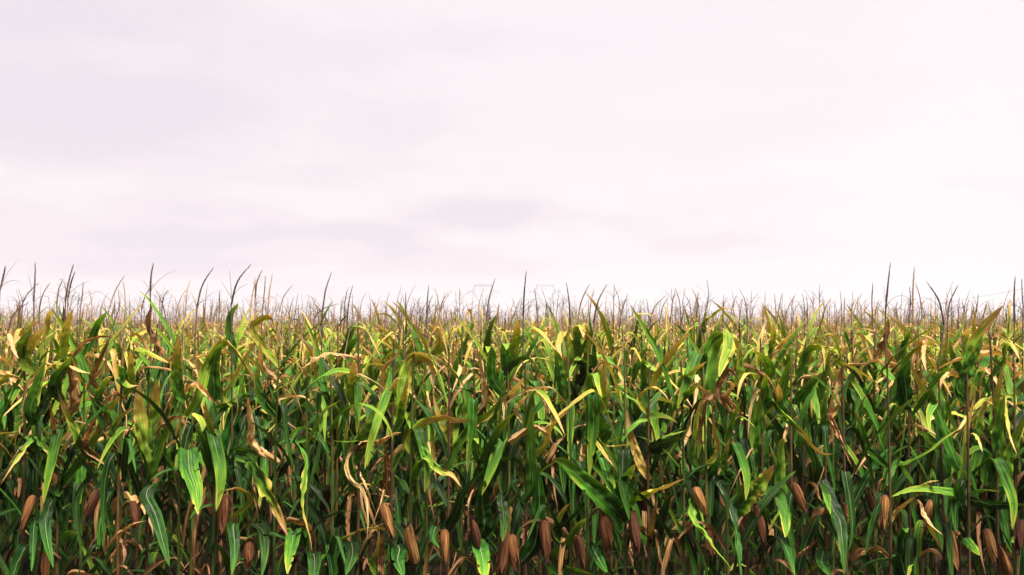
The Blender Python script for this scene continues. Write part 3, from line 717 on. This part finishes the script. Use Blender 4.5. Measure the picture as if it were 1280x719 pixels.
def build_plant(p, idx):
    r = random.Random(p.seed); root = bpy.data.objects.new('corn_plant', None); COL.objects.link(root); root.location = (p.x, p.y, 0)
    root.empty_display_size = .1
    if not p.hero and p.spike is None and not p.ears: root.rotation_euler = (r.gauss(0, .03), r.gauss(0, .045), 0)
    sk = pick(r, [('G', .48), ('Y', .15), ('P', .37)]); sc = p.h / 1.88 if p.spike is None else 1.0
    st = link('stalk', r.choice(STALKS[sk]), root, Matrix.Diagonal((1, 1, sc, 1)) @ Matrix.Rotation(r.uniform(0, 6), 4, 'Z'))
    top = 1.88 * sc
    for kind, hw, mode, roll, P in p.leaves: link('leaf', hero_leaf(p, kind, hw, mode, roll, P), root)
    # alternate leaves at the nodes
    plane = r.gauss(0, .75); nl = (19 if 0 < p.row < 4 else 16 if p.row else 14); skip = min(.68, .16 * p.hero) if p.row == 0 else 0
    low = .12 if p.row < 3 else .3
    for k in range(nl):
        z = low + (top - low - .04) * (k + r.uniform(-.2, .2)) / (nl - 1)
        if r.random() < skip * (1.0 if z > .75 else .3): continue
        if p.row == 0 and z < .65 and r.random() < .4: continue
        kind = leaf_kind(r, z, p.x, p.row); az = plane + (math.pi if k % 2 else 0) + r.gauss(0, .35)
        if p.row == 0 and math.sin(az) < 0 and r.random() < .75: az = -az
        s = r.uniform(.85, 1.1) * (1 - .32 * max(0, (z - 1.4) / .5)) * (1 if z > .6 else .8) * (.72 if z > 1.84 else 1)
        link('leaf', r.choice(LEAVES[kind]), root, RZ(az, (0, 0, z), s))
    # leaves that have folded over near the stalk and hang beside it
    for k in range((2, 4, 3, 2, 1, 1)[p.row] if not (p.row == 0 and p.hero > 2) else 1):
        z = r.uniform(.75, top - .2); hk = 'DDDB' if z < 1.2 else 'GGD' if z < 1.55 else 'GPT'; link('leaf', r.choice([m for kk, m in HANGING if kk in hk]), root, RZ(r.gauss(-1.57, .8), (0, 0, z), r.uniform(.8, 1.15)))  # the lowest use dark kinds, so their colour also stands for shade
    # ears
    for a, b in p.ears:
        i = r.randrange(5); L = np.linalg.norm(b - a); s = L / EAR_LEN[i] * 1.0
        d = Vector(b - a).normalized(); q = d.to_track_quat('Z', 'Y').to_matrix().to_4x4()
        loc = Vector(a) - Vector((p.x, p.y, 0)); mw = Matrix.Translation(loc) @ q @ Matrix.Rotation(r.uniform(0, 6), 4, 'Z') @ Matrix.Diagonal((max(s, .9), max(s, .9), s, 1))
        e = link('ear', EARS[i][0], root, mw); link('silk', EARS[i][1], e)
        mb = MB(); mb.tube(spline([(0, 0, loc.z - .05), (loc.x * .5, loc.y * .6, loc.z - .01), tuple(loc + d * .015)], 6), np.linspace(.009, .011, 6), 6)
        link('shank', mb.mesh('shank', [MAT_STALK_Y]), e).matrix_parent_inverse = mw.inverted()
    if not p.ears and r.random() < (.06 if p.row == 0 else .4) and p.row < 4:
        i = r.randrange(5); z = r.uniform(.85, 1.12); az = r.uniform(-2.6, -.6); tl = r.choice([r.uniform(.3, .6), r.uniform(2.4, 2.9)])
        mw = RZ(az, (.012 * math.cos(az), .012 * math.sin(az), z), r.uniform(.8, 1.0), tl) @ Matrix.Translation((0, 0, .01))
        e = link('ear', EARS[i][0], root, mw); link('silk', EARS[i][1], e)
        if p.row == 0: p.ears.append(None)
    if p.spike is not None:
        a = p.spike; b = at(a[0], a[1], p.y) - (p.x, p.y, 0); t = at(a[2], a[3], p.y + r.uniform(-.05, .05)) - (p.x, p.y, 0)
        dx = t[0] - b[0]; bow = (-dx * .18, r.uniform(-.02, .02), abs(dx) * .12)
        mb = MB(); make_tassel(mb, b, t, bow, r=.0052 if p.row < 2 else .0048, z0=(0, 0, top - .02), nbr=r.randint(2, 5), r_=r)
        dark = r.random() < .7; link('tassel', mb.mesh('tassel', [MAT_TAS_D if dark else MAT_TAS_T]), root)
        tx = ('dark ' if dark else 'straw ') + 'tassel ' + ('arching right' if dx > .05 else 'leaning left' if dx < -.02 else 'standing upright')
        lf = 'tall'
    else:
        dark = False; i = r.randrange(8); s = r.uniform(.5, .8) if p.row < 2 else r.uniform(.55, .90)
        link('tassel', TASSELS[i], root, RZ(r.uniform(-.6, .6), (0, 0, top - .03), s, r.uniform(-.25, .35)))
        tx = 'short branched tassel'; lf = 'shorter'
    body = {'G': 'green', 'Y': 'straw', 'P': 'brownish'}[sk]
    ear = ' and ear' if (p.row == 0 and p.ears) else ''
    where = f'{ordinal(idx)} from left in {ROWNAME[p.row]}' if idx > 0 else ('just outside left edge of ' if p.x < 0 else 'just outside right edge of ') + ROWNAME[p.row]
    tag(root, f'{body} corn plant, {tx}{ear}, {where}', 'corn plant', GROUP)
    return root
for r_i, ps in enumerate(ROWS):
    k = 0; used = 0
    for p in ps:
        inside = abs(p.x) < W / 2 / FPX * p.y
        if inside: k += 1
        build_plant(p, k if inside else 0)
# ------------------------------------------------------------------ the rest of the field: thousands of plants, one object
def far_variant(seed, ztop, n, seg, lowres, topheavy):
    r = random.Random(seed); mb = MB(); h = r.uniform(1.86, 2.06); sk = 1
    z0 = 0.0 if not topheavy else 1.0
    mb.tube([(0, 0, z0), (0, 0, (z0 + h) / 2), (0, 0, h)], np.array((.012, .010, .006)), 3, mi=1)
    nl = 18 if not topheavy else 8; plane = r.uniform(0, 6.28)
    for k in range(nl):
        lo = .2 if not topheavy else 1.15
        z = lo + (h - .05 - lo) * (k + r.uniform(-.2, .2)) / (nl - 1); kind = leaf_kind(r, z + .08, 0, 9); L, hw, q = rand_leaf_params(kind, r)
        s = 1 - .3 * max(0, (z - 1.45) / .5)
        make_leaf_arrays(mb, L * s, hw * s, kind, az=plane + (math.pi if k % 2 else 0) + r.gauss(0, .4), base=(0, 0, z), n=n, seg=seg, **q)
    dx = r.uniform(-.05, .11); b = h + r.uniform(.14, .24); t = b + r.uniform(.11, .28)
    mb2 = MB(); make_tassel(mb2, (0, 0, b), (dx, r.uniform(-.04, .04), t), (-dx * .2, 0, 0), r=.0038, z0=(0, 0, h), nbr=r.randint(3, 7), spk=0, n=6, sides=3, low=True, r_=r)
    A, B = mb.arrays(), mb2.arrays(); B['mi'][:] = 2 if r.random() < .72 else 3; B['f'] += len(A['v'])
    return {k: np.concatenate([A[k], B[k]]) for k in A}
def build_rest():
    full = [far_variant(900 + i, 2, 11, 3, True, False) for i in range(14)]
    tops = [far_variant(700 + i, 2, 7, 3, True, True) for i in range(14)]
    r = random.Random(77); chunks = []; rn = []; off = 0
    def put(V, x, y):
        nonlocal off
        a = r.uniform(0, 6.283); c, s = math.cos(a), math.sin(a); sc = r.uniform(.955, 1.035); v = V['v']
        P = np.stack([(v[:, 0] * c - v[:, 1] * s) * sc + x, (v[:, 0] * s + v[:, 1] * c) * sc + y, v[:, 2] * sc], 1)
        chunks.append((P, V['f'] + off, V['uv'], V['dry'], V['mi'])); rn.append(np.full(len(v), r.random(), np.float32)); off += len(v)
    for i in range(NROW):                                # the ends of the nearest rows, outside the picture
        Y = rowY[i]; half = W / 2 / FPX * Y + .12
        for sgn in (-1, 1):
            x = half + .1
            while x < half + 7: put(r.choice(full), sgn * x, Y + r.uniform(-.06, .06)); x += .17
    Y = rowY[-1] + PITCH
    while Y < 62:
        half = W / 2 / FPX * Y + (6.0 if Y < 20 else 3.0); step = .17 if Y < 16 else .20 if Y < 28 else .30 if Y < 42 else .42
        x = -half + r.uniform(0, step)
        while x < half:
            put(r.choice(full if Y < 19 else tops), x + r.uniform(-.03, .03), Y + r.uniform(-.08, .08)); x += step * r.uniform(.85, 1.15)
        Y += PITCH if Y < 28 else 1.0 if Y < 42 else 1.4
    A = dict(v=np.concatenate([c[0] for c in chunks]), f=np.concatenate([c[1] for c in chunks]), uv=np.concatenate([c[2] for c in chunks]),
             dry=np.concatenate([c[3] for c in chunks]), mi=np.concatenate([c[4] for c in chunks]))
    print('far field faces', len(A['f']))
    o = link('corn_field', to_mesh('corn_field', A, [MAT_LEAF, MAT_STALK_Y, MAT_TAS_T, MAT_TAS_D], np.concatenate(rn)))
    tag(o, 'dense mass of yellowing corn reaching back from the nearest rows to the horizon', 'corn field', kind='stuff')
build_rest()
# ------------------------------------------------------------------ far things
def plain(name, col, rough=.6, metal=0.0):
    m, t = new_mat(name); out = N(t, 'ShaderNodeOutputMaterial'); pb = N(t, 'ShaderNodeBsdfPrincipled')
    tc = N(t, 'ShaderNodeTexCoord'); n = N(t, 'ShaderNodeTexNoise'); n.inputs['Scale'].default_value = 2.0; n.inputs['Detail'].default_value = 4
    t.links.new(tc.outputs['Object'], n.inputs['Vector']); rp = ramp(t, [(.3, tuple(c * .8 for c in col)), (.7, tuple(c * 1.15 for c in col))]); t.links.new(n.outputs[0], rp.inputs[0])
    t.links.new(rp.outputs[0], pb.inputs['Base Color']); pb.inputs['Roughness'].default_value = rough; pb.inputs['Metallic'].default_value = metal
    t.links.new(pb.outputs[0], out.inputs[0]); return m
STEEL = plain('galvanised_steel', (.34, .33, .36), .5, .3); WOOD = plain('weathered_pole_wood', (.12, .09, .07), .9); GREYMETAL = plain('grey_silo_sheet', (.38, .38, .42), .5, .2)
CERAMIC = plain('insulator_glaze', (.20, .20, .22), .3); WIRE = plain('dark_wire', (.10, .09, .10), .6)
def lattice(mb, A, B, wa, wb, nseg, r=.09, rd=.05):
    """square lattice member between A and B, half widths wa -> wb"""
    A, B = np.array(A, float), np.array(B, float); t = unit(B - A); ref = np.array((0, 1.0, 0)) if abs(t[1]) < .8 else np.array((1.0, 0, 0))
    u = unit(np.cross(t, ref)); v = np.cross(t, u); cs = [(1, 1), (1, -1), (-1, -1), (-1, 1)]
    pt = lambda k, c: A + (B - A) * k + (u * c[0] + v * c[1]) * (wa + (wb - wa) * k)
    for c in cs: mb.tube([pt(0, c), pt(.5, c), pt(1, c)], r, 4)
    for i in range(nseg):
        k0, k1 = i / nseg, (i + 1) / nseg
        for j in range(4):
            mb.tube([pt(k0, cs[j]), pt(k1, cs[(j + 1) % 4])], rd, 3)
            mb.tube([pt(k1, cs[j]), pt(k1, cs[(j + 1) % 4])], rd, 3)
def pylon(px, D, label):
    base = at(px, HY, D); root = bpy.data.objects.new('power_pylon', None); COL.objects.link(root); root.location = (base[0], D, 0)
    mb = MB(); lattice(mb, (0, 0, 0), (0, 0, 19.5), 4.2, 1.1, 8, .14, .07); link('body', mb.mesh('body', [STEEL]), root)
    mb = MB(); lattice(mb, (-3.2, 0, 19.5), (3.2, 0, 19.5), .5, .5, 5, .12, .06)
    for s in (-1, 1): lattice(mb, (s * 1.0, 0, 19.5), (s * 8.6, 0, 32.5), .7, .8, 9, .12, .06); lattice(mb, (s * 8.6, 0, 32.5), (s * 7.4, 0, 38), .6, .35, 4, .1, .05)
    link('window_frame', mb.mesh('window_frame', [STEEL]), root)
    mb = MB(); lattice(mb, (-8.0, 0, 38), (8.0, 0, 38), .9, .9, 12, .12, .06); link('crossbeam', mb.mesh('crossbeam', [STEEL]), root)
    for s in (-1, 1):
        mb = MB(); lattice(mb, (s * 8.6, 0, 33), (s * 14.0, 0, 32.6), .9, .15, 5, .1, .05); link('arm', mb.mesh('arm', [STEEL]), root)
    for x, z in ((-13.5, 32.4), (0, 37), (13.5, 32.4)):
        mb = MB(); zs = np.linspace(0, -3.2, 17); mb.tube([(x, 0, z + q) for q in zs], np.array([.14 if i % 2 else .06 for i in range(17)]), 6); link('insulator', mb.mesh('insulator', [CERAMIC]), root)
    tag(root, label, 'pylon', 'steel pylons on the horizon')
pylon(603.8, 875, 'faint steel lattice pylon on the horizon, left one of the pair')
pylon(681.5, 880, 'faint steel lattice pylon on the horizon, right one of the pair')
def pole(px, py, D, label):
    top = at(px, py, D); root = bpy.data.objects.new('utility_pole', None); COL.objects.link(root); root.location = (top[0], D, 0)
    mb = MB(); mb.tube([(0, 0, -.2), (0, 0, top[2] * .5), (0, 0, top[2])], np.array((.16, .14, .11)), 10); link('shaft', mb.mesh('shaft', [WOOD]), root)
    mb = MB(); mb.tube([(0, 0, top[2] - .01), (0, 0, top[2] + .10), (0, 0, top[2] + .16)], np.array((.05, .05, .01)), 8); link('insulator', mb.mesh('insulator', [CERAMIC]), root)
    tag(root, label, 'utility pole', 'wooden poles of the wire line'); return top
a = pole(1420, 335, 95, 'near wooden pole holding the wire beyond the right edge of the photo')
b = pole(1075, 391, 380, 'distant wooden pole where the sloping wire reaches the tassels on the right')
mb = MB(); k = np.linspace(0, 1, 40)[:, None]; P = a + (b - a) * k; P[:, 2] += .1 - 4 * .9 * (k * (1 - k))[:, 0]; mb.tube(P, .022, 5)
tag(link('power_wire', mb.mesh('power_wire', [WIRE])), 'thin dark wire sloping down over the corn at right', 'wire')
s0 = at(457, HY, 850); D = 850; root = bpy.data.objects.new('grain_silo', None); COL.objects.link(root); root.location = (s0[0], D, 0)
mb = MB(); mb.tube([(0, 0, 0), (0, 0, .2), (0, 0, 5), (0, 0, 9.2)], 2.2, 20, bumps=0); link('tank', mb.mesh('tank', [GREYMETAL]), root)
mb = MB(); mb.tube([(0, 0, 9.15), (0, 0, 9.2), (0, 0, 10.4)], np.array((2.3, 2.35, .2)), 20); link('roof', mb.mesh('roof', [GREYMETAL]), root)
tag(root, 'small pale grey silo far off between tassels, left of the pylons', 'silo')

# ------------------------------------------------------------------ the air
mz, t = new_mat('haze_air'); out = N(t, 'ShaderNodeOutputMaterial'); pv = N(t, 'ShaderNodeVolumePrincipled')
pv.inputs['Color'].default_value = (.90, .87, .91, 1); pv.inputs['Density'].default_value = 0.0005; pv.inputs['Anisotropy'].default_value = 0.2
t.links.new(pv.outputs[0], out.inputs['Volume'])
hx, hz0, hz1 = 6200.0, -1.5, 46.0
me = bpy.data.meshes.new('haze'); me.from_pydata([(x, y, z) for z in (hz0, hz1) for y in (-hx, hx) for x in (-hx, hx)], [],
    [(0, 2, 3, 1), (4, 5, 7, 6), (0, 1, 5, 4), (2, 6, 7, 3), (0, 4, 6, 2), (1, 3, 7, 5)]); me.materials.append(mz)
tag(link('haze', me), kind='stuff')
